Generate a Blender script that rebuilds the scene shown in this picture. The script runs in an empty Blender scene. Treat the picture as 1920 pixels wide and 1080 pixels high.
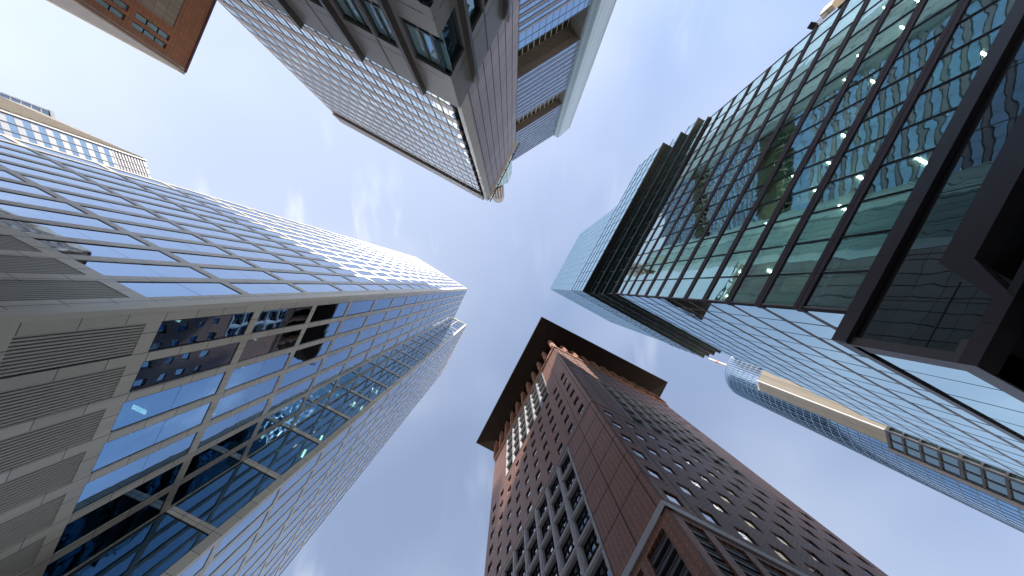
import bpy, math, random
from mathutils import Vector
random.seed(7)
R = math.radians
sc = bpy.context.scene
col = sc.collection
# ------------------------------------------------------------------ camera
cd = bpy.data.cameras.new("camera"); cam = bpy.data.objects.new("camera", cd); col.objects.link(cam)
cam.location = (0, 0, 0)                      # eye height; the pavement lies 1.6 m below
cam.rotation_euler = (math.pi, 0, 0)          # looks straight up, picture top is -Y
cd.lens = 12.0; cd.sensor_width = 36.0; cd.shift_x = 0.0005; cd.shift_y = -0.0021
cd.clip_start = 0.1; cd.clip_end = 6000
sc.camera = cam
# ------------------------------------------------------------------ light
SUN_EL = R(53.0); SX, SY = 0.02, -1.0
ln = math.hypot(SX, SY); SX /= ln; SY /= ln
sdir = Vector((SX*math.cos(SUN_EL), SY*math.cos(SUN_EL), math.sin(SUN_EL)))
ld = bpy.data.lights.new("sun", 'SUN'); ld.energy = 5.0; ld.angle = R(0.5); ld.color = (1.0, 0.93, 0.84)
lo = bpy.data.objects.new("sun", ld); col.objects.link(lo)
lo.rotation_euler = sdir.to_track_quat('Z', 'Y').to_euler()
w = bpy.data.worlds.new("World"); sc.world = w; w.use_nodes = True
nt = w.node_tree; N = nt.nodes; L = nt.links
bg = N["Background"]; bg.inputs[1].default_value = 0.100
sky = N.new("ShaderNodeTexSky"); sky.sky_type = 'NISHITA'; sky.sun_disc = False
sky.sun_elevation = SUN_EL; sky.sun_rotation = math.atan2(SX, SY)
sky.altitude = 100; sky.air_density = 1.0; sky.dust_density = 0.15; sky.ozone_density = 1.6
tc = N.new("ShaderNodeTexCoord")
def cloud(scale, rot, stretch, lo_, hi_, det=8, dist=0.6):
    mp = N.new("ShaderNodeMapping"); mp.inputs['Rotation'].default_value = rot; mp.inputs['Scale'].default_value = stretch
    no = N.new("ShaderNodeTexNoise"); no.inputs['Scale'].default_value = scale; no.inputs['Detail'].default_value = det
    no.inputs['Distortion'].default_value = dist
    mr = N.new("ShaderNodeMapRange"); mr.inputs[1].default_value = lo_; mr.inputs[2].default_value = hi_
    mr.interpolation_type = 'SMOOTHSTEP'
    L.new(tc.outputs['Generated'], mp.inputs[0]); L.new(mp.outputs[0], no.inputs['Vector']); L.new(no.outputs['Fac'], mr.inputs[0])
    return mr.outputs[0]
def wm(op, a, b):
    m = N.new("ShaderNodeMath"); m.operation = op
    for i, v in enumerate((a, b)):
        if isinstance(v, (int, float)): m.inputs[i].default_value = v
        else: L.new(v, m.inputs[i])
    return m.outputs[0]
veil = cloud(1.5, (0, 0, R(20)), (1, 1, 1), 0.35, 0.70, 3, 0.2)
wisp = wm('MULTIPLY', cloud(5.5, (0, 0, R(-12)), (2.6, 0.5, 1), 0.52, 0.80, 9, 0.35), cloud(1.7, (0, 0, 0), (1, 1, 1), 0.42, 0.62, 2, 0))
# thin high cloud, thicker towards the south-west (upper left of the picture)
dp = N.new("ShaderNodeVectorMath"); dp.operation = 'DOT_PRODUCT'; dp.inputs[1].default_value = (-0.60, -0.42, 0.68)
nz = N.new("ShaderNodeVectorMath"); nz.operation = 'NORMALIZE'
L.new(tc.outputs['Generated'], nz.inputs[0]); L.new(nz.outputs[0], dp.inputs[0])
hz = N.new("ShaderNodeMapRange"); hz.inputs[1].default_value = 0.55; hz.inputs[2].default_value = 1.0; L.new(dp.outputs['Value'], hz.inputs[0])
cl = wm('MINIMUM', wm('ADD', wm('MULTIPLY', hz.outputs[0], 0.30), wm('ADD', wm('MULTIPLY', veil, 0.24), wm('ADD', wm('MULTIPLY', wisp, 0.42), 0.15))), 0.85)
mx = N.new("ShaderNodeMix"); mx.data_type = 'RGBA'
mx.inputs['B'].default_value = (6.1, 6.4, 7.2, 1)
L.new(cl, mx.inputs['Factor']); L.new(sky.outputs[0], mx.inputs['A']); L.new(mx.outputs['Result'], bg.inputs[0])
sc.view_settings.view_transform = 'Standard'; sc.view_settings.look = 'None'
sc.view_settings.exposure = 1.0; sc.view_settings.gamma = 1.0
try: sc.view_settings.use_curve_mapping = False
except Exception: pass
sc.cycles.max_bounces = 7; sc.cycles.transparent_max_bounces = 10; sc.cycles.glossy_bounces = 4
sc.cycles.caustics_reflective = False; sc.cycles.caustics_refractive = False
GZ = -1.6

# ------------------------------------------------------------------ materials
class Mt:
    def __init__(s, name):
        s.m = bpy.data.materials.new(name); s.m.use_nodes = True; s.t = s.m.node_tree
        s.p = s.t.nodes["Principled BSDF"]
    def n(s, typ, **kw):
        x = s.t.nodes.new("ShaderNode" + typ)
        for k, v in kw.items():
            if k.startswith('i_'): x.inputs[k[2:].replace('_', ' ')].default_value = v
            else: setattr(x, k, v)
        return x
    def l(s, a, b): s.t.links.new(a, b)
    def math(s, op, a, b=0.0):
        m = s.n('Math', operation=op)
        for i, v in enumerate((a, b)):
            if isinstance(v, (int, float)): m.inputs[i].default_value = v
            else: s.l(v, m.inputs[i])
        return m.outputs[0]
    def mix(s, f, a, b):
        m = s.n('Mix', data_type='RGBA')
        for k, v in (('Factor', f), ('A', a), ('B', b)):
            if isinstance(v, (int, float)): m.inputs[k].default_value = v
            elif isinstance(v, tuple): m.inputs[k].default_value = v if len(v) == 4 else v + (1,)
            else: s.l(v, m.inputs[k])
        return m.outputs['Result']

def surface(name, c, rough=0.5, metal=0.0, var=0.12, nscale=0.25, joint=None, jc=None, jw=0.02, spec=0.5, off=0.5, bump=0.0, dots=None, dotk=1.7, stain=0.0, shift=(0, 0, 0)):
    """painted/stone/metal surface: mottling, optional panel joints laid in metres, optional studs"""
    M = Mt(name); tcn = M.n('TexCoord')
    no = M.n('TexNoise'); no.inputs['Scale'].default_value = nscale; no.inputs['Detail'].default_value = 6
    M.l(tcn.outputs['Object'], no.inputs['Vector'])
    a = tuple(x*(1-var) for x in c); b = tuple(min(1, x*(1+var)) for x in c)
    out = M.mix(no.outputs['Fac'], a, b)
    fine = M.n('TexNoise'); fine.inputs['Scale'].default_value = 5.0; fine.inputs['Detail'].default_value = 5
    M.l(tcn.outputs['Object'], fine.inputs['Vector'])
    out = M.mix(M.math('MULTIPLY', fine.outputs['Fac'], 0.25), out, tuple(x*0.7 for x in c))
    if stain:
        st = M.n('TexNoise'); st.inputs['Scale'].default_value = 1.0; st.inputs['Detail'].default_value = 4
        mp = M.n('Mapping'); mp.inputs['Scale'].default_value = (1.3, 1.3, 0.06)
        M.l(tcn.outputs['Object'], mp.inputs[0]); M.l(mp.outputs[0], st.inputs['Vector'])
        mr = M.n('MapRange'); mr.inputs[1].default_value = 0.5; mr.inputs[2].default_value = 0.72
        M.l(st.outputs['Fac'], mr.inputs[0])
        out = M.mix(M.math('MULTIPLY', mr.outputs[0], stain), out, tuple(x*0.45 for x in c))
    if joint:
        br = M.n('TexBrick'); br.offset = off; br.squash = 1.0
        br.inputs['Scale'].default_value = 1.0; br.inputs['Mortar Size'].default_value = jw
        br.inputs['Mortar Smooth'].default_value = 0.0; br.inputs['Bias'].default_value = 0.0
        br.inputs['Brick Width'].default_value = joint[0]; br.inputs['Row Height'].default_value = joint[1]
        br.inputs['Color1'].default_value = (0.90, 0.90, 0.90, 1); br.inputs['Color2'].default_value = (1.08, 1.08, 1.08, 1)
        br.inputs['Mortar'].default_value = (1, 1, 1, 1)
        mp = M.n('Mapping'); mp.inputs['Location'].default_value = shift
        M.l(tcn.outputs['UV'], mp.inputs[0]); M.l(mp.outputs[0], br.inputs['Vector'])
        mu = M.n('Mix', data_type='RGBA', blend_type='MULTIPLY'); mu.inputs['Factor'].default_value = 1.0
        M.l(out, mu.inputs['A']); M.l(br.outputs['Color'], mu.inputs['B'])
        out = M.mix(br.outputs['Fac'], mu.outputs['Result'], jc or tuple(x*0.3 for x in c))
    if dots:
        sep = M.n('SeparateXYZ'); M.l(tcn.outputs['UV'], sep.inputs[0])
        dx = M.math('SUBTRACT', M.math('FRACT', M.math('DIVIDE', sep.outputs[0], dots)), 0.5)
        dy = M.math('SUBTRACT', M.math('FRACT', M.math('DIVIDE', sep.outputs[1], dots)), 0.5)
        d = M.math('ADD', M.math('MULTIPLY', dx, dx), M.math('MULTIPLY', dy, dy))
        out = M.mix(M.math('LESS_THAN', d, 0.012), out, tuple(min(1, x*dotk) for x in c))
    M.l(out, M.p.inputs['Base Color'])
    M.p.inputs['Roughness'].default_value = rough; M.p.inputs['Metallic'].default_value = metal
    M.p.inputs['Specular IOR Level'].default_value = spec
    if bump:
        bn = M.n('Bump'); bn.inputs['Strength'].default_value = bump; bn.inputs['Distance'].default_value = 0.05
        M.l(fine.outputs['Fac'], bn.inputs['Height']); M.l(bn.outputs[0], M.p.inputs['Normal'])
    return M.m

def glass(name, inside, tint=(0.9, 0.97, 1.0), f0=0.35, see=False, rough=0.0, wave=0.02, power=3.0, wscale=0.35, vary=0.0, graze=None):
    """coated facade glass: mirror layer over a dark room colour, or over a clear tinted pane (see=True)"""
    M = Mt(name); t = M.t
    for x in list(t.nodes):
        if x.type == 'BSDF_PRINCIPLED': t.nodes.remove(x)
    tcn = M.n('TexCoord'); no = M.n('TexNoise'); no.inputs['Scale'].default_value = wscale; no.inputs['Detail'].default_value = 2
    M.l(tcn.outputs['Object'], no.inputs['Vector'])
    bn = M.n('Bump'); bn.inputs['Strength'].default_value = 1.0; bn.inputs['Distance'].default_value = wave
    M.l(no.outputs['Fac'], bn.inputs['Height'])
    lw = M.n('LayerWeight'); lw.inputs['Blend'].default_value = 0.5
    f = M.math('ADD', M.math('MULTIPLY', M.math('POWER', lw.outputs['Facing'], power), 1-f0), f0)
    tr = M.n('MapRange'); tr.inputs[1].default_value = 0.42; tr.inputs[2].default_value = 0.82; M.l(lw.outputs['Facing'], tr.inputs[0])
    gl = M.n('BsdfGlossy'); M.l(M.mix(tr.outputs[0], tint, graze or tuple(min(1.0, 0.35*x+0.60) for x in tint)), gl.inputs['Color']); gl.inputs['Roughness'].default_value = rough
    M.l(bn.outputs[0], gl.inputs['Normal'])
    if see:
        base = M.n('BsdfTransparent'); base.inputs[0].default_value = inside + (1,)
    else:
        base = M.n('BsdfDiffuse')
        n2 = M.n('TexWhiteNoise') if False else M.n('TexNoise'); n2.inputs['Scale'].default_value = 0.35
        M.l(tcn.outputs['Object'], n2.inputs['Vector'])
        mr = M.n('MapRange'); mr.inputs[1].default_value = 0.4; mr.inputs[2].default_value = 0.62
        M.l(n2.outputs['Fac'], mr.inputs[0])
        M.l(M.mix(mr.outputs[0], inside, tuple(min(1, x*(1+vary*4)+0.02*vary) for x in inside)), base.inputs[0])
    ms = M.n('MixShader'); M.l(f, ms.inputs[0]); M.l(base.outputs[0], ms.inputs[1]); M.l(gl.outputs[0], ms.inputs[2])
    M.l(ms.outputs[0], t.nodes['Material Output'].inputs[0])
    return M.m
def emit(name, c, s):
    M = Mt(name); M.p.inputs['Base Color'].default_value = c + (1,); M.p.inputs['Emission Color'].default_value = c + (1,)
    M.p.inputs['Emission Strength'].default_value = s
    return M.m

stone = surface("pale_stone", (0.82, 0.76, 0.64), rough=0.30, var=0.12, nscale=0.15, joint=(1.42, 2.15), jw=0.022, off=0.0, jc=(0.14, 0.13, 0.12), stain=0.32)
stone_d = surface("shadow_gap", (0.02, 0.02, 0.022), rough=0.6)
louvre_m = surface("louvre_metal", (0.66, 0.62, 0.54), rough=0.4, var=0.08)
blackm = surface("black_metal", (0.016, 0.015, 0.018), rough=0.35)
frame_d = surface("dark_frame", (0.025, 0.025, 0.03), rough=0.65, spec=0.2)
gl_tt = glass("silver_blue_glass", (0.008, 0.02, 0.035), (0.27, 0.56, 0.95), f0=0.42, wave=0.012, power=2.2)
gl_see = glass("clear_blue_glass", (0.24, 0.38, 0.43), (0.27, 0.56, 0.95), f0=0.40, see=True, wave=0.012, power=2.2)
gl_wing = glass("dark_wing_glass", (0.30, 0.46, 0.48), (0.40, 0.66, 0.85), f0=0.17, see=True, wave=0.012, power=2.2)
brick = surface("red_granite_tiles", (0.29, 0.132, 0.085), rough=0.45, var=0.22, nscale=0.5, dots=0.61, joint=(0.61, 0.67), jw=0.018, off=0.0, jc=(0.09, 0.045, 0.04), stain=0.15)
brick_st = surface("shaded_studded_granite", (0.22, 0.10, 0.072), rough=0.5, var=0.2, nscale=0.4, joint=(3.66, 4.0), jw=0.03, off=0.0, jc=(0.07, 0.04, 0.035), dots=0.61, dotk=3.2)  # studded granite, base darkened to put the dimmer face's shade into its colour
brick_sunlit = surface("sunlit_red_granite", (0.46, 0.22, 0.14), rough=0.5, var=0.08, joint=(1.22, 1.3), jw=0.02, off=0.0)  # same granite, with the sunlight on crown belt and fins put into its colour
grey_m = surface("grey_aluminium", (0.46, 0.45, 0.47), rough=0.38, var=0.06)
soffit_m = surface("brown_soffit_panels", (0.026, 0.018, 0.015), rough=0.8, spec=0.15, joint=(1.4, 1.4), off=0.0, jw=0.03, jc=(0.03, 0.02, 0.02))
gl_jc = glass("office_window_glass", (0.02, 0.03, 0.045), (0.85, 0.93, 1.0), f0=0.40, wave=0.03)
gl_jc2 = glass("office_glass_with_blind", (0.36, 0.34, 0.30), (0.85, 0.93, 1.0), f0=0.22, wave=0.03)
gl_jc3 = glass("dark_office_glass", (0.01, 0.012, 0.015), (0.6, 0.72, 0.85), f0=0.22, wave=0.03)
omni_m = surface("aubergine_metal", (0.085, 0.062, 0.078), rough=0.6, spec=0.25, var=0.1, joint=(2.9, 50), jw=0.02, off=0.0)
omni_dk = surface("dark_soffit", (0.012, 0.012, 0.014), rough=0.35, joint=(2.9, 1.2), jw=0.03, jc=(0.05, 0.05, 0.05), off=0.0)
gl_omni = glass("green_office_glass", (0.72, 0.93, 0.85), (0.60, 0.88, 0.88), f0=0.22, see=True, wave=0.014, power=2.2, wscale=0.3)
gl_omni2 = glass("sky_mirror_glass", (0.02, 0.07, 0.08), (0.58, 0.88, 0.98), f0=0.55, wave=0.012, power=1.8, graze=(0.68, 0.87, 0.93))
gl_base = glass("dark_lobby_glass", (0.02, 0.028, 0.03), (0.55, 0.75, 0.8), f0=0.18, wave=0.012, power=3.0)
room = surface("office_ceiling", (0.72, 0.76, 0.70), rough=0.8, joint=(1.45, 1.45), off=0.0, jw=0.02)
roomwall = surface("office_core_wall", (0.5, 0.52, 0.5), rough=0.8)
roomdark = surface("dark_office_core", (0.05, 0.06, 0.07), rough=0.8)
blind = surface("roller_blind", (0.80, 0.84, 0.78), rough=0.8, var=0.03)
lamp = emit("ceiling_lamp_light", (1.0, 0.97, 0.9), 24.0)
warml = emit("warm_lamp_light", (1.0, 0.88, 0.62), 5.0)
cb_sp = surface("pinkish_spandrel", (0.46, 0.36, 0.34), rough=0.35, var=0.1)
cb_gl = glass("light_blue_glass", (0.05, 0.12, 0.18), (0.62, 0.84, 1.0), f0=0.55, wave=0.012, power=1.8, vary=0.4)
cb_sd = surface("mauve_metal_panels", (0.44, 0.39, 0.43), rough=0.65, var=0.08, joint=(30.0, 4.12), jw=0.05, off=0.0, stain=0.15)
cb_pl = surface("beige_pilaster", (0.50, 0.42, 0.34), rough=0.5)
coping_m = surface("grey_coping", (0.17, 0.145, 0.14), rough=0.4, joint=(2.35, 20), off=0.0)
pod_m = surface("bronze_grey_panels", (0.36, 0.31, 0.275), rough=0.42, var=0.06, nscale=0.6)
pod_gl = glass("teal_window_glass", (0.46, 0.68, 0.70), (0.66, 0.93, 1.0), f0=0.25, wave=0.03, power=2.0)
cz_gl = glass("ribbon_window_glass", (0.03, 0.07, 0.13), (0.62, 0.82, 1.0), f0=0.5, wave=0.03, power=1.6, vary=0.8)
cz_sp = surface("lilac_spandrel", (0.30, 0.29, 0.36), rough=0.3, var=0.22, nscale=0.12)
cz_tan = surface("tan_ceiling_panels", (0.16, 0.138, 0.118), rough=0.6, joint=(3.0, 30), off=0.0, jw=0.08)
cz_fin = surface("pale_blue_panels", (0.44, 0.54, 0.60), rough=0.35, var=0.08, joint=(1.5, 3.8), off=0.0, jw=0.05)
teal_m = surface("pale_teal_panels", (0.42, 0.58, 0.60), rough=0.35, joint=(1.5, 2.0), off=0.0, jw=0.06)
drum_m = surface("grey_beige_drum", (0.42, 0.40, 0.39), rough=0.5, joint=(1.2, 60), off=0.0, jw=0.05)
drum_b = surface("brown_louvre_band", (0.24, 0.17, 0.14), rough=0.5, joint=(0.9, 1.0), off=0.0, jw=0.08)
gold = surface("yellow_metal", (0.62, 0.45, 0.12), rough=0.4)
white_m = surface("white_metal", (0.72, 0.70, 0.68), rough=0.4)
mast_w = surface("mast_grey_white", (0.45, 0.44, 0.43), rough=0.5)
red_m = surface("red_paint", (0.55, 0.10, 0.06), rough=0.5)
tan_sl = surface("tan_slats", (0.31, 0.28, 0.235), rough=0.5)
tan_cl = surface("tan_stone_panels", (0.33, 0.28, 0.215), rough=0.55, joint=(2.3, 4.5), off=0.0, jw=0.05)
orange_m = surface("terracotta_tiles", (0.58, 0.26, 0.14), rough=0.55, var=0.1, joint=(1.1, 0.55), off=0.0, jw=0.015, jc=(0.2, 0.08, 0.05))
beige_m = surface("beige_panels", (0.58, 0.50, 0.40), rough=0.5, joint=(0.9, 1.6), off=0.0, jw=0.025, jc=(0.2, 0.15, 0.1))
silver_m = surface("silver_cladding", (0.44, 0.43, 0.46), rough=0.35, var=0.06)
bl_band = surface("pale_blind_band", (0.44, 0.46, 0.51), rough=0.4)
asphalt = surface("asphalt", (0.05, 0.05, 0.05), rough=0.85, var=0.2)
cityg = surface("bounce_city_ground", (0.46, 0.42, 0.36), rough=0.85, var=0.25, nscale=0.02)  # unseen ground, made pale to bounce sunlight up onto the walls
paving = surface("paving", (0.22, 0.21, 0.20), rough=0.8, joint=(0.6, 0.4))

# ------------------------------------------------------------------ mesh helpers
class Fc:
    """a vertical facade plane: s runs along it, z up, n outwards (towards the street)"""
    def __init__(s, o, d, out=None):
        s.o = Vector(o); d = Vector(d); s.d = d.normalized()
        n = Vector((-s.d.y, s.d.x))
        if out is None: out = -s.o
        if n.dot(Vector(out)) < 0: n = -n
        s.n = n
    def P(s, a, z, n=0.0): return (s.o.x+s.d.x*a+s.n.x*n, s.o.y+s.d.y*a+s.n.y*n, z)
def area_px(pts):
    q = []
    for x, y, z in pts:
        if z < 1: return 0
        q.append((640*x/z+959, 640*y/z+536))
    c = (sum(a for a, b in q)/len(q), sum(b for a, b in q)/len(q))
    if not (-40 < c[0] < 1960 and -40 < c[1] < 1120): return 0
    return abs(sum(q[i][0]*q[(i+1) % len(q)][1]-q[(i+1) % len(q)][0]*q[i][1] for i in range(len(q))))/2
class MB:
    def __init__(s): s.v = []; s.f = []; s.u = []
    def hexa(s, P, U):
        b = len(s.v); s.v += P; s.u += U
        s.f += [(b, b+1, b+2, b+3), (b+7, b+6, b+5, b+4), (b, b+4, b+5, b+1), (b+1, b+5, b+6, b+2), (b+2, b+6, b+7, b+3), (b+3, b+7, b+4, b)]
    def box(s, F, s0, s1, z0, z1, n0, n1):
        P = []; U = []
        for n in (n0, n1):
            for a, z in ((s0, z0), (s1, z0), (s1, z1), (s0, z1)):
                P.append(F.P(a, z, n)); U.append((a+(n-n1), z))
        s.hexa(P, U); return s
    def poly(s, F, pts, n0, n1):
        k = len(pts); b = len(s.v)
        for n in (n0, n1):
            for a, z in pts: s.v.append(F.P(a, z, n)); s.u.append((a, z+(n-n1)))
        s.f.append(tuple(range(b, b+k))); s.f.append(tuple(range(b+2*k-1, b+k-1, -1)))
        for i in range(k):
            j = (i+1) % k; s.f.append((b+i, b+k+i, b+k+j, b+j))
        return s
    def prism(s, xy, z0, z1, ztop=None):
        k = len(xy); b = len(s.v)
        for x, y in xy: s.v.append((x, y, z0)); s.u.append((x, y))
        for i, (x, y) in enumerate(xy): s.v.append((x, y, ztop[i] if ztop else z1)); s.u.append((x, y))
        s.f.append(tuple(range(b, b+k))); s.f.append(tuple(range(b+2*k-1, b+k-1, -1)))
        for i in range(k):
            j = (i+1) % k; s.f.append((b+i, b+k+i, b+k+j, b+j))
        return s
    def cyl(s, c, r, z0, z1, seg=48, a0=0, a1=2*math.pi, r1=None):
        b = len(s.v); r1 = r if r1 is None else r1
        for z, rr in ((z0, r), (z1, r1)):
            for i in range(seg):
                t = a0+(a1-a0)*i/seg
                s.v.append((c[0]+rr*math.cos(t), c[1]+rr*math.sin(t), z)); s.u.append((t*r, z))
        s.f.append(tuple(range(b, b+seg))); s.f.append(tuple(range(b+2*seg-1, b+seg-1, -1)))
        for i in range(seg):
            j = (i+1) % seg; s.f.append((b+i, b+seg+i, b+seg+j, b+j))
        return s
    def bar(s, p, q, r):
        p = Vector(p); q = Vector(q); d = (q-p).normalized()
        a = d.orthogonal().normalized()*r; c = d.cross(a).normalized()*r
        P = [tuple(x+e) for x in (p, q) for e in (a+c, -a+c, -a-c, a-c)]
        s.hexa(P, [(0, 0)]*8); return s
    def build(s, name, mat, parent=None, kind=None, smooth=False):
        if not s.f: return None
        me = bpy.data.meshes.new(name)
        o0 = Vector(parent.location) if parent else Vector((0, 0, 0))
        pp = parent
        while pp is not None and pp.parent is not None:
            pp = pp.parent; o0 = o0 + Vector(pp.location)
        me.from_pydata([(x-o0.x, y-o0.y, z-o0.z) for x, y, z in s.v], [], s.f)
        me.update()
        uv = me.uv_layers.new(name="metres")
        for lp in me.loops: uv.data[lp.index].uv = s.u[lp.vertex_index]
        import bmesh
        bm = bmesh.new(); bm.from_mesh(me); bmesh.ops.recalc_face_normals(bm, faces=bm.faces); bm.to_mesh(me); bm.free()
        if smooth:
            for p in me.polygons: p.use_smooth = abs(p.normal.z) < 0.5
        me.materials.append(mat)
        o = bpy.data.objects.new(name, me); col.objects.link(o)
        if parent: o.parent = parent
        if kind: o['kind'] = kind
        return o
def thing(name, loc, label, cat, group=None):
    o = bpy.data.objects.new(name, None); col.objects.link(o); o.location = (loc[0], loc[1], GZ)
    o.empty_display_size = 2; o['label'] = label; o['category'] = cat
    if group: o['group'] = group
    return o
class Panes:
    """window panes of one thing: the largest in the picture as parts of their own, the rest as one part"""
    def __init__(s, parent, keep=96, name='window'): s.p = parent; s.L = []; s.keep = keep; s.name = name
    def add(s, F, s0, s1, z0, z1, n, mat, tilt=0.006, split=None):
        s.L.append((area_px([F.P(s0, z0, n), F.P(s1, z0, n), F.P(s1, z1, n), F.P(s0, z1, n)]), F, s0, s1, z0, z1, n, mat, tilt, split))
    def geo(s, mb, it):
        A, F, s0, s1, z0, z1, n, mat, tilt, split = it
        cuts = [(s0, s1, z0, z1)]
        if split == 'z': h = z0+(z1-z0)*0.5; cuts = [(s0, s1, z0, h-0.012), (s0, s1, h+0.012, z1)]
        for a0, a1, b0, b1 in cuts:
            t = [random.uniform(-tilt, tilt) for _ in range(3)]; t.append(t[0]+t[2]-t[1])
            P = []; U = []
            for dn in (-0.03, 0.0):
                for (a, z), e in zip(((a0, b0), (a1, b0), (a1, b1), (a0, b1)), t):
                    P.append(F.P(a, z, n+dn+e)); U.append((a, z))
            mb.hexa(P, U)
    def done(s):
        s.L.sort(key=lambda q: -q[0]); rest = {}
        for i, it in enumerate(s.L):
            if i < s.keep and it[0] > 0:
                mb = MB(); s.geo(mb, it); mb.build(s.name, it[7], s.p)
            else:
                rest.setdefault(it[7].name, (MB(), it[7])); s.geo(rest[it[7].name][0], it)
        for mb, mat in rest.values(): mb.build('small_windows', mat, s.p, kind='stuff')

# ------------------------------------------------------------------ ground
g = MB(); g.prism([(-2500, -2500), (2500, -2500), (2500, 2500), (-2500, 2500)], GZ-0.5, GZ-0.13).build('ground', cityg)['kind'] = 'structure'
for nm, xy in (('pavement', [(-60, -10), (-4, -8), (4, -9), (30, -60), (40, -60), (10, 3), (-14, 2), (-60, -24)]),):
    MB().prism([(-3.5, -9), (9, -35), (12, -33), (2, 6), (-8, 6), (-19, -3), (-40, -14), (-38, -20)], GZ-0.12, GZ).build('pavement', paving)['kind'] = 'structure'

# ================================================================== stone tower (left)
def stone_tower():
    T = thing('stone_tower', (-40, 10), 'pale stone tower at left with long parallelogram windows and slatted vents low down', 'skyscraper')
    W = Panes(T)
    PB, PT = 29.5, 8.6                                     # band level and pitch
    def bays(F, s0, pitch, wid, n, ztop, z00, pb, pt, mat, lo=None, Lend=0.0, s_begin=0.0, fullz=GZ, louv=True, see=None):
        wall = MB(); gap = MB()
        lines = []; a = s_begin
        for k in range(n):
            b = s0+pitch*k
            lines.append((a, b)); a = b+wid
        lines.append((a, Lend))
        for i, (a, b) in enumerate(lines):
            zt = [ztop(a), ztop(b)]
            wall.poly(F, [(a, fullz), (b, fullz), (b, zt[1]), (a, zt[0])], -0.42, 0.0)
        for k in range(n):
            b = s0+pitch*k; e = b+wid; zt = min(ztop(b), ztop(e))
            wall.box(F, b, e, fullz, 15.0 if louv else z00, -0.42, -0.003)
            if louv: wall.box(F, b, e, 20.5, z00, -0.42, -0.003)
            wall.poly(F, [(b, zt-1.2), (e, zt-1.2), (e, ztop(e)), (b, ztop(b))], -0.42, -0.003)
            j = 0; zb = z00
            while zb < zt-2.0:
                c = pb+pt*j if pb+pt*j > z00 else pb+pt*(j+1)
                nz = pb+pt*math.ceil((zb+0.5-pb)/pt+1e-6)
                top = min(nz-0.4, zt-1.2)
                if top-zb > 0.8:
                    m = mat
                    if see and zb < 75: m = see
                    W.add(F, b+0.06, e-0.06, zb+0.06, top-0.06, -0.06, m, split='z')
                    for q in ((b, b+0.07, zb, top), (e-0.07, e, zb, top), (b, e, zb, zb+0.07), (b, e, top-0.07, top)):
                        gap.box(F, q[0]+0.001, q[1]-0.001, q[2]+0.001, q[3]-0.001, -0.3, -0.045)
                if nz+0.4 < zt-1.2: wall.box(F, b, e, nz-0.4, nz+0.4, -0.42, -0.003)
                zb = nz+0.4
        wall.build('stone_wall', stone, T); gap.build('window_surrounds', frame_d, T)
        if louv:
            for k in range(n):
                b = s0+pitch*k; e = b+wid; lv = MB()
                h = (wid)/11.0
                for i in range(11):
                    x = b+h*i
                    lv.poly(F, [(x+0.02, 15.0), (x+h*0.62, 15.0), (x+h*0.62, 20.5), (x+0.02, 20.5)], -0.22, -0.03)
                lv.build('louvre_panel', louvre_m, T)
                MB().box(F, b, e, 15.0, 20.5, -0.41, -0.36).build('louvre_back', stone_d, T)
    # U: face towards the top of the picture, roofline rises to the far end
    U = Fc((-21.23, 1.565), (-0.887, -0.461)); ztU = lambda s: 167+36.4*s/40.2
    bays(U, 1.85, 2.95, 2.2, 13, ztU, 21.4, PB, PT, gl_tt, Lend=40.2, s_begin=1.13)
    # F: front face
    F = Fc((-21.6, 1.6), (-0.426, 0.905)); ztF = lambda s: 168
    bays(F, 0.68, 2.82, 2.14, 7, ztF, 21.4, PB, PT, gl_tt, Lend=19.95, s_begin=0.03, see=gl_see)
    # chamfered corner
    a = U.P(1.13, 0)[:2]; b = F.P(0.03, 0)[:2]; e = F.P(0.03, 0, -0.42)[:2]; g_ = U.P(1.13, 0, -0.42)[:2]
    m = ((U.P(0.35, 0, -0.02)), F.P(-0.30, 0, -0.05))
    MB().prism([a, m[0][:2], m[1][:2], b, e, g_], GZ, 167.5).build('corner_pier', stone, T)
    # taller projecting wing
    J = (-30.1, 19.65); B = (-25.5, 22.03); C = (-39.6, 49.6); z2 = 192.0
    S = Fc(J, (B[0]-J[0], B[1]-J[1]), out=(0.5, -1)); Ls = (Vector(B)-Vector(J)).length
    wl = MB(); nb = 20
    for k in range(nb):
        c = 30.1+8.5*(k-3)
        if c > 3 and c < z2-3: wl.box(S, 0.0, Ls-0.85, c-0.38, c+0.38, -0.4, -0.003)
    wl.box(S, Ls-0.85, Ls, GZ, z2, -0.42, 0.0); wl.box(S, 0, Ls-0.85, GZ, 4.2, -0.4, -0.003)
    wl.box(S, 0, Ls-0.85, z2-0.8, z2, -0.4, -0.003)
    wl.build('wing_side_frame', stone, T)
    fr = MB()
    for k in range(-3, 20):
        z0 = 30.1+8.5*k+0.38; z1 = min(z0+8.5-0.76, z2-0.8)
        if z0 > 4 and z1-z0 > 1:
            W.add(S, 0.06, Ls*0.45-0.02, z0+0.06, z1-0.06, -0.1, gl_wing)
            W.add(S, Ls*0.45+0.02, Ls-0.91, z0+0.06, z1-0.06, -0.1, gl_wing)
            for q in ((0.0, 0.06, z0, z1), (Ls-0.91, Ls-0.85, z0, z1), (0, Ls-0.85, z0, z0+0.07), (0, Ls-0.85, z1-0.07, z1)):
                fr.box(S, q[0]+0.001, q[1]-0.001, q[2]+0.001, q[3]-0.001, -0.3, -0.085)
    fr.build('wing_window_surrounds', frame_d, T)
    V = Fc(B, (C[0]-B[0], C[1]-B[1])); Lv = (Vector(C)-Vector(B)).length
    bays(V, 0.62, 2.80, 2.16, 11, lambda s: z2, 4.5, 30.1, 8.5, gl_tt, Lend=Lv, s_begin=0.004, louv=False)
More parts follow.
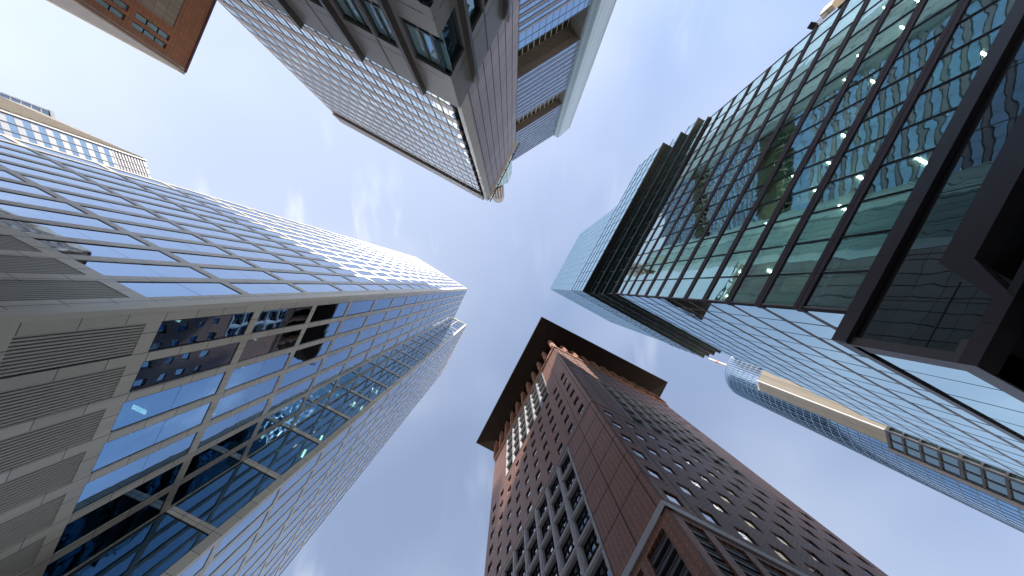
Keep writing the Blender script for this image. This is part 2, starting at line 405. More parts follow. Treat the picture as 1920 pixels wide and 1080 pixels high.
    # the wing's roof screen running back over the lower roof
    Sb = Fc(J, (J[0]-B[0], J[1]-B[1]), out=(0.5, -1))
    sc_ = MB()
    for k in range(3):
        sc_.box(Sb, 2.7*k, 2.7*k+0.25, 168.2, z2, -0.4, 0.0)
    for z in (168.4, 176, 184, z2-0.5): sc_.box(Sb, 0.26, 5.9, z, z+0.5, -0.38, -0.003)
    sc_.build('roof_screen', stone, T)
    for k in range(2):
        for z in (168.9, 176.5, 184.5):
            W.add(Sb, 2.7*k+0.27, 2.7*k+2.68, z+0.02, min(z+7.4, z2-0.6), -0.15, gl_tt)
    cp = MB(); cp.box(S, -5.9, Ls+0.25, z2+0.002, z2+0.7, -0.7, 0.25); cp.box(V, 0.27, Lv, z2+0.002, z2+0.7, -0.7, 0.25)
    cp.build('coping', white_m, T)
    # storeys behind the glass
    inU = lambda n: [F.P(0.5, 0, -n), F.P(20.3, 0, -n)]
    core_xy = [F.P(2.8, 0, -3.2)[:2], F.P(18.5, 0, -3.2)[:2], V.P(1.5, 0, -3.6)[:2], V.P(Lv-1, 0, -3.6)[:2], (-70, 30), (-70, -14), U.P(39.5, 0, -1.2)[:2], U.P(3.4, 0, -1.2)[:2]]
    slab_xy = [F.P(0.9, 0, -0.45)[:2], F.P(19.9, 0, -0.45)[:2], S.P(0.3, 0, -0.45)[:2], S.P(Ls-0.5, 0, -0.45)[:2], V.P(0.6, 0, -0.45)[:2], V.P(Lv-0.2, 0, -0.45)[:2],
               (-75, 31), (-72, -14), U.P(40, 0, -0.5)[:2], U.P(1.5, 0, -0.5)[:2]]
    core = MB().prism(core_xy, GZ, 160).build('core', roomdark, T)
    for k in range(0, 36):
        z = 21.0+4.3*k
        if z < 163: MB().prism(slab_xy, z, z+0.35).build('floor_slab', roomdark, T)
    MB().prism(slab_xy, 163.5, 164.2).build('roof', roomdark, T)
    # wing body above the main roof and rear walls
    wx = [S.P(-5.8, 0, -0.5)[:2], S.P(Ls-0.5, 0, -0.5)[:2], V.P(0.5, 0, -0.5)[:2], V.P(Lv, 0, -0.5)[:2], (-60, 40), (-48, 12)]
    MB().prism(wx, 165, z2-0.3).build('wing_core', roomdark, T)
    bk = MB(); bk.prism([V.P(Lv, 0, 0)[:2], V.P(Lv, 0, -0.5)[:2], (-75, 31), (-75.5, 32)], GZ, z2); bk.prism([U.P(40.2, 0, 0)[:2], (-76, -19), (-75, -17), U.P(39.9, 0, -0.5)[:2]], GZ, 166)
    bk.build('rear_wall', stone, T)
    # lit ceiling lamps behind a few panes
    for (s_, z_, n_) in ((4.6, 33.6, -1.6), (7.6, 33.6, -1.6), (10.4, 33.6, -1.6), (13.2, 33.6, -1.6), (16.0, 42.2, -1.6), (13.1, 42.2, -1.8), (17.9, 50.8, -1.5), (15.2, 50.8, -1.5), (9.0, 25.0, -1.4), (1.8, 25.0, -2.0)):
        MB().box(F, s_, s_+0.35, z_+0.0, z_+0.02, n_-1.1, n_).build('ceiling_lamp', warml, T)
    for (s_, z_) in ((1.2, 46.5), (2.9, 46.5), (1.0, 50.8), (2.8, 50.8), (1.6, 63.7), (3.2, 63.7), (2.5, 72.3), (1.4, 72.3)):
        MB().box(S, s_, s_+0.3, z_, z_+0.02, -2.6, -1.4).build('ceiling_lamp', warml, T)
    W.done()
stone_tower()

# ================================================================== red granite tower (bottom)
def red_tower():
    C0 = Vector((12.54, 17.99)); u = Vector((0.8874, 0.461)); v = Vector((-0.461, 0.8874)); WD = 37.3
    T = thing('red_tower', (C0+u*18+v*18), 'reddish brown granite tower with a wide flat overhanging roof and small square windows', 'skyscraper')
    W = Panes(T, keep=98)
    Lf = Fc(C0, v); Rf = Fc(C0, u)
    lev_lo = [29.1+4.03*k for k in range(6)]; lev_mi = [54.6+4.0*k for k in range(6)]; lev_up = [79.6+4.05*k for k in range(5)]
    core = MB(); a = C0+u*0.9+v*0.9
    core.prism([tuple(a), tuple(a+u*(WD-1.8)), tuple(a+u*(WD-1.8)+v*(WD-1.8)), tuple(a+v*(WD-1.8))], GZ, 101.6).build('core', roomdark, T)
    mun = MB()
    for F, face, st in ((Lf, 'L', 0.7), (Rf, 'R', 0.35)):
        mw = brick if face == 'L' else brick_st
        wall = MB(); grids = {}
        e0 = 0.0 if face == 'L' else 0.004
        pw = 3.66
        def cell(b, z, h, kind):
            e = b+pw; t = z+h
            if kind == 'plain': wall.box(F, b, e, z, t, -0.85, 0); return
            if kind == 'small': o = (b+1.0, b+2.65, z+0.55, z+2.35)
            elif kind == 'slit': o = (b+1.0, b+2.65, z+0.9, z+2.0)
            elif kind == 'grid': o = (b+0.42, e-0.42, z+0.42, t-0.42)
            grid = grids.setdefault(int(z > 79), MB())
            mb = grid if kind == 'grid' else wall
            mb.box(F, b, o[0], z, t, -0.85, 0); mb.box(F, o[1], e, z, t, -0.85, 0)
            mb.box(F, o[0], o[1], z, o[2], -0.85, 0); mb.box(F, o[0], o[1], o[3], t, -0.85, 0)
            if kind == 'grid':
                dp = -0.55
                # raised outer rails of the frame
                grid.box(F, b+0.02, b+0.16, z, t, 0.0, 0.09); grid.box(F, e-0.16, e-0.02, z, t, 0.0, 0.09)
                grid.box(F, b+0.16, e-0.16, z+0.02, z+0.16, 0.0, 0.085); grid.box(F, b+0.16, e-0.16, t-0.16, t-0.02, 0.0, 0.085)
                W.add(F, o[0], o[1], o[2], o[3], dp, gl_jc, tilt=0.01)
                w_ = o[1]-o[0]; hh = o[3]-o[2]
                for i in (0.0, 1/3, 2/3, 1.0):
                    x = o[0]+w_*i; mun.box(F, max(o[0]+0.01, x-0.05), min(o[1]-0.01, x+0.05), o[2]+0.01, o[3]-0.01, dp+0.02, dp+0.14)
                for i in (0.0, 0.36, 0.68, 1.0):
                    y = o[2]+hh*i; mun.box(F, o[0]+0.06, o[1]-0.06, max(o[2]+0.01, y-0.045), min(o[3]-0.01, y+0.045), dp+0.02, dp+0.125)
            else:
                W.add(F, o[0], o[1], o[2], o[3], -0.24 if face == 'L' else -0.14, random.choice((gl_jc, gl_jc, gl_jc2, gl_jc3)), tilt=0.02)
                mun.box(F, o[0]+0.01, o[0]+0.07, o[2]+0.01, o[3]-0.01, -0.23 if face == 'L' else -0.13, -0.19 if face == 'L' else -0.1); mun.box(F, o[1]-0.07, o[1]-0.01, o[2]+0.01, o[3]-0.01, -0.23 if face == 'L' else -0.13, -0.19 if face == 'L' else -0.1)
        for k in range(10):
            b = st+pw*k; mid = 2 <= k < 8
            for z in lev_lo:
                cell(b, z, 4.03, ('grid' if mid else ('plain' if k < 2 else 'small')) if face == 'L' else 'small')
            wall.box(F, b, b+pw, 53.28, 54.6, -0.85, 0)
            for z in lev_mi:
                cell(b, z, 4.0, 'small' if face == 'L' else ('grid' if mid else 'plain'))
            wall.box(F, b, b+pw, 78.6, 79.6, -0.85, 0)
            for z in lev_up:
                cell(b, z, 4.05, ('grid' if mid else 'plain') if face == 'L' else 'slit')
        wall.box(F, e0, st, 28.5, 99.85, -0.85, 0)
        wall.box(F, st+pw*10, WD+0.4, 28.5, 99.85, -0.85, 0)
        wall.box(F, st, st+pw*10, 28.5, 29.1, -0.85, 0)
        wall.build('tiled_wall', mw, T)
        for gd in grids.values(): gd.build('window_grid_frame', grey_m, T)
        # dark panel joints, belts
        jt = MB()
        for z in lev_lo[1:]+[53.3]+([] if face == 'R' else [77.9]): jt.box(F, 0.02, 8.0 if face == 'L' else 3.0, z-0.05, z+0.05, 0.0, 0.012)
        for s_ in (st, st+pw): jt.box(F, s_-0.05, s_+0.05, 28.6, 99.8, 0.0, 0.009)
        jt.build('panel_joints', frame_d, T)
        bl = MB(); bl.box(F, -0.12, WD+0.2, 27.75, 28.5, -0.8, 0.14 if face == 'L' else 0.138); bl.build('grey_belt', grey_m, T); bl = MB(); bl.box(F, 0, WD, 54.0, 54.14, 0, 0.07 if face == 'L' else 0.067)
        bl.build('grey_belt', grey_m, T)
        # top belt
        MB().box(F, -0.25, WD+0.3, 99.86, 101.6, -0.85, 0.26 if face == 'L' else 0.255).build('crown_belt', brick_sunlit, T)
        # base storeys with slatted openings
        bs = MB(); gr = 0.45; off_ = 1.3 if face == 'L' else 0.35
        xs = [e0]
        for k in range(10):
            o0 = off_+pw*k; o1 = o0+2.66
            bs.box(F, xs[-1], o0, GZ, 27.75, -1.2, 0.0); xs.append(o1)
            bs.box(F, o0, o1, 27.1, 27.75, -1.2, -0.003); bs.box(F, o0, o1, 8.0, 9.5, -1.2, -0.003)
            sl = MB()
            for j in range(17):
                z = 9.9+1.02*j
                sl.poly(F, [(o0+0.02, z), (o1-0.02, z), (o1-0.02, z+0.34), (o0+0.02, z+0.34)], -0.55, -0.16)
                sl.box(F, o0+0.02, o1-0.02, z+0.34, z+0.42, -0.5, -0.10)
            sl.build('sunshade_slats', surf_sl, T)
            W.add(F, o0, o1, 9.5, 27.1, -1.1, gl_jc)
        bs.box(F, xs[-1], WD, GZ, 27.75, -1.2, 0.0)
        bs.build('base_wall', brick, T)
        # fins that carry the roof
        for k in range(11):
            c = (st+pw*k+0.3) if k else (0.1 if face == 'R' else 0.35)
            if face == 'R' and k == 0: continue
            fn = MB()
            fn.poly(F, [(c-0.62, 101.6), (c+0.62, 101.6), (c+0.62, 111.2), (c+0.2, 112.6), (c-0.2, 112.6), (c-0.62, 111.2)], -0.9, 0.30)
            fn.box(F, c-0.3, c+0.3, 101.6, 110.5, 0.3, 0.62)
            fn.build('roof_fin', brick_sunlit, T)
    mun.build('window_bars', frame_d, T)
    # other two walls
    rw = MB()
    p1 = C0+u*WD; p2 = C0+u*WD+v*WD; p3 = C0+v*WD
    rw.prism([tuple(p1-u*0.9+v*0.9), tuple(p1+v*0.9), tuple(p2), tuple(p3), tuple(p3-v*0.9+u*0.05), tuple(p2-u*0.9-v*0.9)], GZ, 101.5)
    rw.build('rear_wall', brick, T)
    # recessed top storeys
    a = C0+u*2.2+v*2.2; q = WD-4.4
    MB().prism([tuple(a), tuple(a+u*q), tuple(a+u*q+v*q), tuple(a+v*q)], 101.6, 113.2).build('top_storey', gl_base, T)
    # roof
    S0 = Vector((10.17, 10.39)); SW = 47.9
    S0 = Vector((10.17, 10.39)); o = [S0, S0+u*SW, S0+u*SW+v*SW, S0+v*SW]
    i_ = [C0+u*1.2+v*1.2, C0+u*(WD-1.2)+v*1.2, C0+u*(WD-1.2)+v*(WD-1.2), C0+u*1.2+v*(WD-1.2)]
    rf = MB(); rf.prism([tuple(x) for x in o], 115.0, 116.2); rf.build('roof_slab', roof_edge, T)
    sf = MB()
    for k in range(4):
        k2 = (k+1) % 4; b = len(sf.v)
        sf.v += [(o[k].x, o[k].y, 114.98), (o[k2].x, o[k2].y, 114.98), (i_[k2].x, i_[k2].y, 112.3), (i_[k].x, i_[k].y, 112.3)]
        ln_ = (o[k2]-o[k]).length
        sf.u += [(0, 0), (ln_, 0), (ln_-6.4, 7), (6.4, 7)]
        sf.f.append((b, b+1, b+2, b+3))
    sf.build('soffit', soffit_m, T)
    W.done()
surf_sl = surface("slat_metal", (0.10, 0.095, 0.105), rough=0.35)
roof_edge = surface("roof_edge_metal", (0.05, 0.05, 0.05), rough=0.4)
red_tower()

# ================================================================== green glass tower (right)
O0 = Vector((21.39, 1.67)); D1 = Vector((0.478, -0.878)).normalized(); D2 = Vector((0.876, 0.482)).normalized()
N1 = -D2; N2 = -D1
def glass_tower():
    T = thing('glass_tower', (45, 0), 'green glass tower at right with dark stepped floors jutting halfway up and a black base', 'skyscraper')
    W = Panes(T, keep=98)
    M = Fc(O0, D1); D = Fc(O0, D2)
    LM = 41.8; lv = [21.35+4.163*k for k in range(13)]
    fm = MB(); ml = MB(); jn = MB()
    for k, z in enumerate(lv[1:-1]):
        fm.box(M, -0.06, LM, z-0.40, z-0.02, -0.5, 0.06); fm.box(M, -0.06, LM, z+0.02, z+0.40, -0.5, 0.06)
        jn.box(M, -0.05, LM, z-0.02, z+0.02, -0.4, 0.03)
    fm.box(M, -0.15, LM, lv[-1]-0.5, lv[-1], -0.5, 0.16)
    fm.build('floor_bands', omni_m, T); 
    nb = 14; pb = LM/nb
    for k in range(nb+1):
        x = pb*k if k else 0.0
        ml = MB()
        for z0, z1 in zip(lv[:-1], lv[1:]): ml.box(M, x-0.06, x+0.06, z0+0.42, z1-0.42, -0.25, 0.03)
        ml.build('mullion', frame_d, T)
    jn.build('band_joints', blackm, T)
    for i, (z0, z1) in enumerate(zip(lv[:-1], lv[1:])):
        for k in range(nb):
            W.add(M, pb*k+0.07, pb*(k+1)-0.07, z0+0.42, z1-0.42, -0.04, gl_omni, tilt=0.012)
    # rooms behind the glass: ceilings, core wall, lamps, blinds
    for i, z in enumerate(lv[1:]):
        MB().box(M, 0.3, LM-0.2, z-0.75, z+0.3, -9.0, -0.55).build('office_ceiling', room, T)
    MB().box(M, 5.0, LM-0.2, lv[0], lv[-1], -12, -7.0).build('core_wall', roomwall, T)
    for i, z in enumerate(lv[1:-1]):
        for k in range(nb):
            r = random.random()
            if (i, k) in LIT or (i < 9 and r < 0.45):
                bd = pb*k+pb*0.5
                MB().box(M, bd-0.07, bd+0.07, z-0.80, z-0.76, -2.7, -1.5).build('ceiling_lamp', lamp, T)
    rb = random.Random(11)
    for i, (z0, z1) in enumerate(zip(lv[:-1], lv[1:])):
        for k in range(nb):
            if rb.random() < 0.42:
                wd = rb.choice((0.5, 0.55, 0.98)); h = rb.choice((0.55, 0.8, 1.0)); a = pb*k+0.12
                MB().box(M, a, a+(pb-0.24)*wd, z1-0.5-(z1-z0-0.9)*h, z1-0.5, -0.16, -0.13).build('blind', blind, T)
    # side face D with stepped end
    def smax(z):
        pts = [(0, 41.2), (54, 41.2), (56.8, 39.5), (60, 33.5), (65.5, 28.5), (71.3, 25.5), (200, 25.5)]
        for (za, a), (zb, b) in zip(pts, pts[1:]):
            if za <= z <= zb: return a+(b-a)*(z-za)/(zb-za)
    dm = MB(); dls = {}
    lo = [GZ+2]+[lv[0]-4.163*k for k in (4, 3, 2, 1)]+lv
    for z in lv[1:-1]:
        e = smax(z+2); dm.box(D, 0.0, e, z-0.26, z-0.02, -0.4, 0.012); dm.box(D, 0.0, e, z+0.02, z+0.20, -0.4, 0.012)
    dm.build('side_floor_bands', omni_ed, T)
    for i, (z0, z1) in enumerate(zip(lv[:-1], lv[1:])):
        e = smax(z1); k = 0
        while 2.9*k < e-0.2:
            a = 2.9*k; b = min(2.9*(k+1), e)
            W.add(D, a+0.07, b-0.03, z0+(0.20 if i else 0.4), z1-0.26, -0.015, gl_omni2, tilt=0.005)
            dl = dls.setdefault(k, MB()); dl.box(D, a-0.02 if k else 0.0, a+0.07, z0+0.20, z1-0.26, -0.2, 0.004)
            k += 1
        MB().prism([tuple(D.P(0.3, 0, -0.35)[:2]), tuple(D.P(e-0.05, 0, -0.35)[:2]), tuple(D.P(e-0.05, 0, -30)[:2]), tuple(D.P(9.5, 0, -30)[:2]), tuple(D.P(9.5, 0, -0.8)[:2])], z0, z1-0.4).build('storey', roomdark, T)
    for dl in dls.values(): dl.build('side_mullion', omni_ed, T)
    # stepped floors
    ang = []
    for (z0, z1, a, b, e1, e2) in ((71.3, 75.4, 0.35, 0.2, 42.0, 25.4), (75.4, 79.5, 1.04, 0.75, 43.7, 27.0), (79.5, 83.6, 1.97, 1.15, 41.7, 28.6), (83.6, 99.0, 3.65, 1.63, 39.9, 30.2)):
        p = O0+N1*a+N2*b
        q1 = p+D1*(e1+b); q2 = p+D2*(e2+a); q3 = q2+D1*(e1+b)
        MB().prism([tuple(p), tuple(q1), tuple(q3), tuple(q2)], z0, z0+0.35).build('overhang_soffit', omni_dk, T)
        ins = 0.12
        pi_ = p-N1*ins-N2*ins
        MB().prism([tuple(pi_), tuple(q1-N1*ins), tuple(q3), tuple(q2-N2*ins)], z0+0.35, z1).build('projecting_storey', roomdark, T)
        FA = Fc(p, D1); FB = Fc(p, D2); zz = z0+0.35; rim = MB()
        rim.box(FA, -0.08, e1+b, z0-0.06, z0+0.33, -0.12, 0.08); rim.box(FB, 0.0, e2+a, z0-0.06, z0+0.33, -0.12, 0.081)
        nfl = max(1, round((z1-z0)/4.1)); hh = (z1-z0-0.35)/nfl
        for j in range(nfl):
            for F_, Lx in ((FA, e1+b), (FB, e2+a)):
                k = 0
                while 2.9*k < Lx-0.2:
                    W.add(F_, 2.9*k+0.06, min(2.9*k+2.84, Lx), zz+hh*j+0.12, zz+hh*(j+1)-0.12, -0.02, gl_omni2, tilt=0.004)
                    rim.box(F_, max(0, 2.9*k-0.05), 2.9*k+0.05, zz+hh*j+0.12, zz+hh*(j+1)-0.12, -0.1, 0.02); k += 1
                rim.box(F_, 0.05, Lx, zz+hh*(j+1)-0.12, zz+hh*(j+1), -0.1, 0.045 if F_ is FA else 0.044)
        rim.build('storey_frame', omni_up, T)
    # slim dark rails on the soffits
    # upper tower
    L1, L2 = 34.8, 38.9; p = O0
    q = [p, p+D1*L1, p+D1*L1+D2*L2, p+D2*L2]
    ii = [p+D1*0.2+D2*0.2, p+D1*(L1-.2)+D2*0.2, p+D1*(L1-.2)+D2*(L2-.2), p+D1*0.2+D2*(L2-.2)]
    MB().prism([tuple(x) for x in ii], 99, 189.8).build('upper_core', roomdark, T)
    um = MB(); z = 99.0
    while z < 189:
        z2 = min(z+4.1, 190)
        for F_, Lx in ((M, L1), (D, L2)):
            um.box(F_, 0.0, Lx, z2-0.16, z2+0.0, -0.15, 0.012 if F_ is M else 0.014)
            n = int(round(Lx/2.9))
            for k in range(n):
                x0 = Lx/n*k; x1 = Lx/n*(k+1)
                W.add(F_, x0+0.05, x1-0.05, z, z2-0.16, -0.02, gl_omni2, tilt=0.004)
                um.box(F_, x0-0.035 if k else 0.0, x0+0.05, z, z2-0.16, -0.12, 0.006)
        z = z2
    um.build('upper_frame', omni_up, T)
    # ---- black base
    bs = MB()
    bs.box(M, -2.1, 60, 20.62, 21.55, -2.0, 0.25)              # fascia
    bs.build('fascia', omni_fa, T)
    bg_ = MB(); bg_.box(M, -2.0, 60, 20.2, 20.62, -1.2, -0.12); bg_.build('shadow_gap', blackm, T)
    SD = Fc(O0-D1*2.1, D2)
    gp = MB().poly(M, [(-1.95, 15.62), (1.3, 15.62), (3.3, 18.35), (58, 18.35), (58, 20.2), (-1.95, 20.2)], -0.2, -0.12); gp.build('lobby_glass', gl_base, T)
    fr = MB().poly(M, [(-2.1, 14.95), (1.32, 14.95), (3.45, 17.0), (58, 17.0), (58, 18.35), (3.3, 18.35), (1.3, 15.62), (-2.1, 15.62)], -1.0, 0.0)
    fr.box(M, -2.1, -1.95, 15.62, 20.2, -1.0, -0.001); fr.build('portal_frame', omni_fa, T)
    gm = MB()
    for x in (1.0, 4.0, 8.2, 12.4, 16.6, 20.8): gm.box(M, x, x+0.05, (15.62 if x < 1.3 else 18.35), 20.2, -0.12, -0.10)
    gm.box(M, -1.9, 2.2, 17.1, 17.15, -0.12, -0.09); gm.build('lobby_glass_joints', blackm, T)
    # deep soffit under the base and recessed lobby behind it
    MB().prism([tuple(M.P(-2.05, 0, -0.02)[:2]), tuple(M.P(3.3, 0, -0.02)[:2]), tuple(M.P(3.3, 0, -20)[:2]), tuple(M.P(-2.05, 0, -20)[:2])], 14.96, 15.3).build('lobby_soffit', blackm, T)
    MB().prism([tuple(M.P(3.4, 0, -1.0)[:2]), tuple(M.P(58, 0, -1.0)[:2]), tuple(M.P(58, 0, -20)[:2]), tuple(M.P(3.4, 0, -20)[:2])], 17.02, 17.4).build('lobby_soffit', blackm, T)
    MB().box(M, 4.6, 58, GZ, 17.0, -2.4, -2.2).build('lobby_wall_glass', gl_base, T)
    lb = MB()
    for z in (6.0, 11.5, 14.4, 16.6): lb.box(M, 4.6, 58, z, z+0.35, -2.3, -2.05)
    for k in range(12): lb.box(M, 4.6+4.2*k, 4.9+4.2*k, GZ, 17.0, -2.3, -2.0)
    lb.build('lobby_frame', omni_fa, T)
    # side of the base
    e = 41.2; sg = MB(); x = 0.2
    while x < e:
        for z0, z1 in ((15.9, 20.6), (10.0, 15.1), (4.0, 9.9)):
            if z0 > 15: W.add(SD, x+0.05, min(x+2.95, e), z0+0.05, z1-0.05, -0.1, gl_omni2)
        x += 3.0
    sg.box(SD, 0.0, e, 20.62, 21.2, -0.5, 0.02); sg.box(SD, 0.0, e, 14.96, 15.9, -1.2, 0.02); sg.box(SD, 0.0, 0.2, 15.9, 20.62, -0.5, 0.02)
    sg.build('side_base_band', omni_ed2, T)
    MB().box(SD, 0.3, e, 15.9, 20.6, -0.6, -0.3).build('side_base_back', roomdark, T)
    MB().prism([tuple(M.P(5.0, 0, -4)[:2]), tuple(M.P(40, 0, -4)[:2]), tuple(M.P(40, 0, -30)[:2]), tuple(M.P(5.0, 0, -30)[:2])], GZ, 21).build('lobby_core', roomdark, T)
    for k in range(3):
        cpos = M.P(0.6, 0, -1.4-8*k); MB().cyl((cpos[0], cpos[1]), 0.45, GZ, 14.96, seg=20).build('column', omni_fa, T, smooth=True)
    W.done()
LIT = set()
omni_ed = surface("brown_side_mullions", (0.24, 0.20, 0.20), rough=0.4)
omni_up = surface('teal_grey_frame', (0.10, 0.15, 0.17), rough=0.35)
omni_ed2 = surface("dark_edge_metal", (0.10, 0.095, 0.10), rough=0.35)
omni_fa = surface("black_fascia_panels", (0.046, 0.037, 0.046), rough=0.35, joint=(3.9, 60), off=0.0, jw=0.02)
glass_tower()

# ================================================================== slab tower at the top centre
def slab_tower():
    K = (-7.875, -26.74); E1 = Vector((-0.877, -0.48)).normalized(); E2 = Vector((0.45, -0.893)).normalized()
    T = thing('slab_tower', (-25, -45), 'slab tower with pinkish and light blue window stripes behind the bronze corner building', 'skyscraper')
    W = Panes(T, keep=98)
    F = Fc(K, E1); Rr = Fc(K, E2); LE = 51.6; H = 105.0
    sp = MB(); ln_ = MB(); fl = MB()
    z = 56.5-4.12*14
    rows = []
    while z < 101:
        rows.append(z); z += 4.12
    for z in rows:                                            # z = window head
        sp.box(F, 1.25, LE, z, z+1.72, -0.35, 0.0)
        fl.box(F, 1.25, LE, z-0.12, z, -0.3, 0.02)
    nb = 21
    for k in range(nb):
        x0 = 1.4+2.36*k; x1 = min(x0+2.36, LE)
        for z in rows:
            W.add(F, x0+0.06, x1-0.06, z-2.40, z-0.12, -0.03, cb_gl, tilt=0.004)
        ln_.box(F, x0-0.05, x0+0.05, rows[0]-2.4, 102.2, -0.25, 0.07)
        ln_.box(F, x0+1.15, x0+1.19, rows[0]-2.4, 102.2, 0.0, 0.035)
    sp.build('spandrels', cb_sp, T); ln_.build('mullions', cb_mu, T); fl.build('window_heads', cb_mu, T)
    MB().box(F, 0.9, LE+0.4, 102.2, 107.4, -0.6, 0.35).build('coping', coping_m, T)
    sl = MB(); sl.box(F, 0.25, 1.25, GZ, 104.5, -1.6, -1.2); sl.build('corner_recess', blackm, T)
    rl = MB()
    for z in rows: rl.box(F, 0.27, 1.22, z-0.1, z+0.25, -1.2, -0.3)
    rl.build('recess_grilles', frame_d, T)
    MB().box(F, -0.55, 0.25, GZ, 106.0, -1.8, 0.12).build('pilaster', cb_pl, T)
    L2 = 20.3; sd = MB(); sd.box(Rr, 0.62, L2, GZ, 106.0, -0.4, 0.0); sd.build('side_cladding', cb_sd, T)
    js = MB()
    x = 0.62+2.45
    while x < L2: js.box(Rr, x-0.06, x+0.06, GZ, 105.9, -0.1, 0.03); x += 2.45
    js.build('cladding_joints', frame_d, T)
    MB().prism([tuple(F.P(0.3, 0, -1.6)[:2]), tuple(F.P(1.3, 0, -1.6)[:2]), tuple(F.P(1.3, 0, -0.3)[:2]), tuple(F.P(LE, 0, -0.3)[:2]), tuple(F.P(LE, 0, -20)[:2]), tuple(Rr.P(L2-0.1, 0, -0.45)[:2]), tuple(Rr.P(1.7, 0, -0.45)[:2])], GZ, 104.5).build('core', roomdark, T)
    MB().box(Fc(F.P(LE, 0)[:2], E2, out=(-1, 0)), 0, 20, GZ, 104.6, -0.4, 0.0).build('far_end_wall', cb_sp, T)
    # facade-lift rail along the side roof edge
    r = MB(); r.box(Rr, 0.2, L2+0.6, 106.9, 107.15, 1.05, 1.3)
    k = 0.8
    while k < L2+0.4: r.box(Rr, k, k+0.15, 106.3, 106.9, -0.2, 1.3); k += 2.6
    r.build('lift_rail', frame_d, T)
    MB().box(Rr, 0.2, L2+0.3, 106.02, 106.28, -0.2, 0.85).build('side_parapet', white_m, T)
    for i, z in enumerate(rows):
        if 50 < z < 80:
            for s_ in (1.9, 3.35):
                MB().box(F, s_, s_+0.14, z-1.9, z-0.45, 0.0, 0.02) if False else None
    W.done()
cb_mu = surface("slate_mullions", (0.07, 0.085, 0.12), rough=0.4)
slab_tower()

# ================================================================== corner building in front of it
def corner_block():
    P = (-2.97, -10.18); G1 = Vector((-0.88, -0.476)).normalized(); G2 = Vector((0.444, -0.896)).normalized()
    T = thing('corner_building', (-12, -20), 'bronze grey corner building with teal windows and long vertical ribs, nearest at the top', 'office building')
    W = Panes(T, keep=98)
    H = 19.6
    for F, w0, piers, Lx, nm in ((Fc(P, G1), 1.95, [2.15+4.0*k for k in range(8)], 32.0, 'f'), (Fc(P, G2), 1.57, [1.66+4.0*k for k in range(4)], 14.5, 'r')):
        wall = MB(); jt = MB()
        dd = 0.0 if nm == 'f' else 0.003
        fl = [(14.0, 16.62), (9.9, 12.5), (5.8, 8.4), (1.6, 4.2)]
        wall.box(F, -dd, Lx, 16.62, H, -0.45, 0)
        prev = 14.0
        for a, (z0, z1) in enumerate(fl):
            lo = fl[a+1][1] if a+1 < len(fl) else GZ; mun = MB()
            wall.box(F, -dd, Lx, lo, z0, -0.45, 0)
            # pieces between the windows
            xs = [(0.0, w0)]
            for p in piers:
                xs += [(p+0.30, p+1.90), (p+2.10, p+3.80)]
            e = 0.0
            for i, (x0, x1) in enumerate(xs):
                if x0 >= Lx-0.5: break
                x1 = min(x1, Lx-0.3)
                if x0 > e: wall.box(F, e, x0, z0, z1, -0.45, -0.001)
                e = x1
                W.add(F, x0+(0.0 if i else 0.0), x1, z0, z1, -0.24, pod_gl if nm == 'f' else pod_g2, tilt=0.006)
                if nm == 'f':
                    for q in (0.30, 0.62):
                        xx = x0+(x1-x0)*q; mun.box(F, xx-0.05, xx+0.05, z0+0.02, z1-0.02, -0.235, -0.15); mun.box(F, xx+0.10, xx+0.13, z0+0.02, z1-0.02, -0.235, -0.19)
                    mun.box(F, x0+0.02, x1-0.02, z0+0.48, z0+0.58, -0.235, -0.152)
                mun.box(F, x0+0.005, x0+0.05, z0+0.005, z1-0.005, -0.24, -0.10) if i else None
                mun.box(F, x1-0.05, x1-0.005, z0+0.005, z1-0.005, -0.24, -0.10)
                mun.box(F, x0+0.05, x1-0.05, z1-0.05, z1-0.005, -0.24, -0.11); mun.box(F, x0+0.05, x1-0.05, z0+0.005, z0+0.05, -0.24, -0.11)
            wall.box(F, e, Lx, z0, z1, -0.45, -0.001)
            jt.box(F, 0.0, Lx, z1+0.55, z1+0.575, 0.0, 0.006); mun.build('window_bars', pod_fr, T)
        for p in piers:
            if p < Lx-0.3:
                rb = MB(); rb.box(F, p, p+0.09, 0.5, H-0.02, 0.0, 0.34); rb.box(F, p+0.17, p+0.27, 0.5, H-0.02, 0.0, 0.30); rb.box(F, p+0.09, p+0.17, 0.5, H-0.3, 0.0, 0.12)
                rb.build('rib', pod_rib, T)
                jt.box(F, p+1.96, p+2.0, 0.5, H, 0.0, 0.012); jt.box(F, p+2.03, p+2.05, 0.5, H, 0.0, 0.011)
        wall.build('panel_wall', pod_m, T); jt.build('panel_joints', blackm, T)
    F = Fc(P, G1); G = Fc(P, G2)
    c = [Vector(P)+G1*0.5+G2*0.5, Vector(P)+G1*31.8+G2*0.5, Vector(P)+G1*31.8+G2*14.2, Vector(P)+G1*0.5+G2*14.2]
    MB().prism([tuple(x) for x in c], GZ, 19.2).build('core', roomdark, T)
    # corner post of the corner windows
    W.done()
pod_g2 = glass("dark_teal_glass", (0.01, 0.035, 0.04), (0.35, 0.62, 0.66), f0=0.22, wave=0.05, power=3.0)
pod_rib = surface("bronze_rib", (0.12, 0.095, 0.075), rough=0.35)
pod_fr = surface("olive_window_frame", (0.10, 0.105, 0.10), rough=0.4)
corner_block()

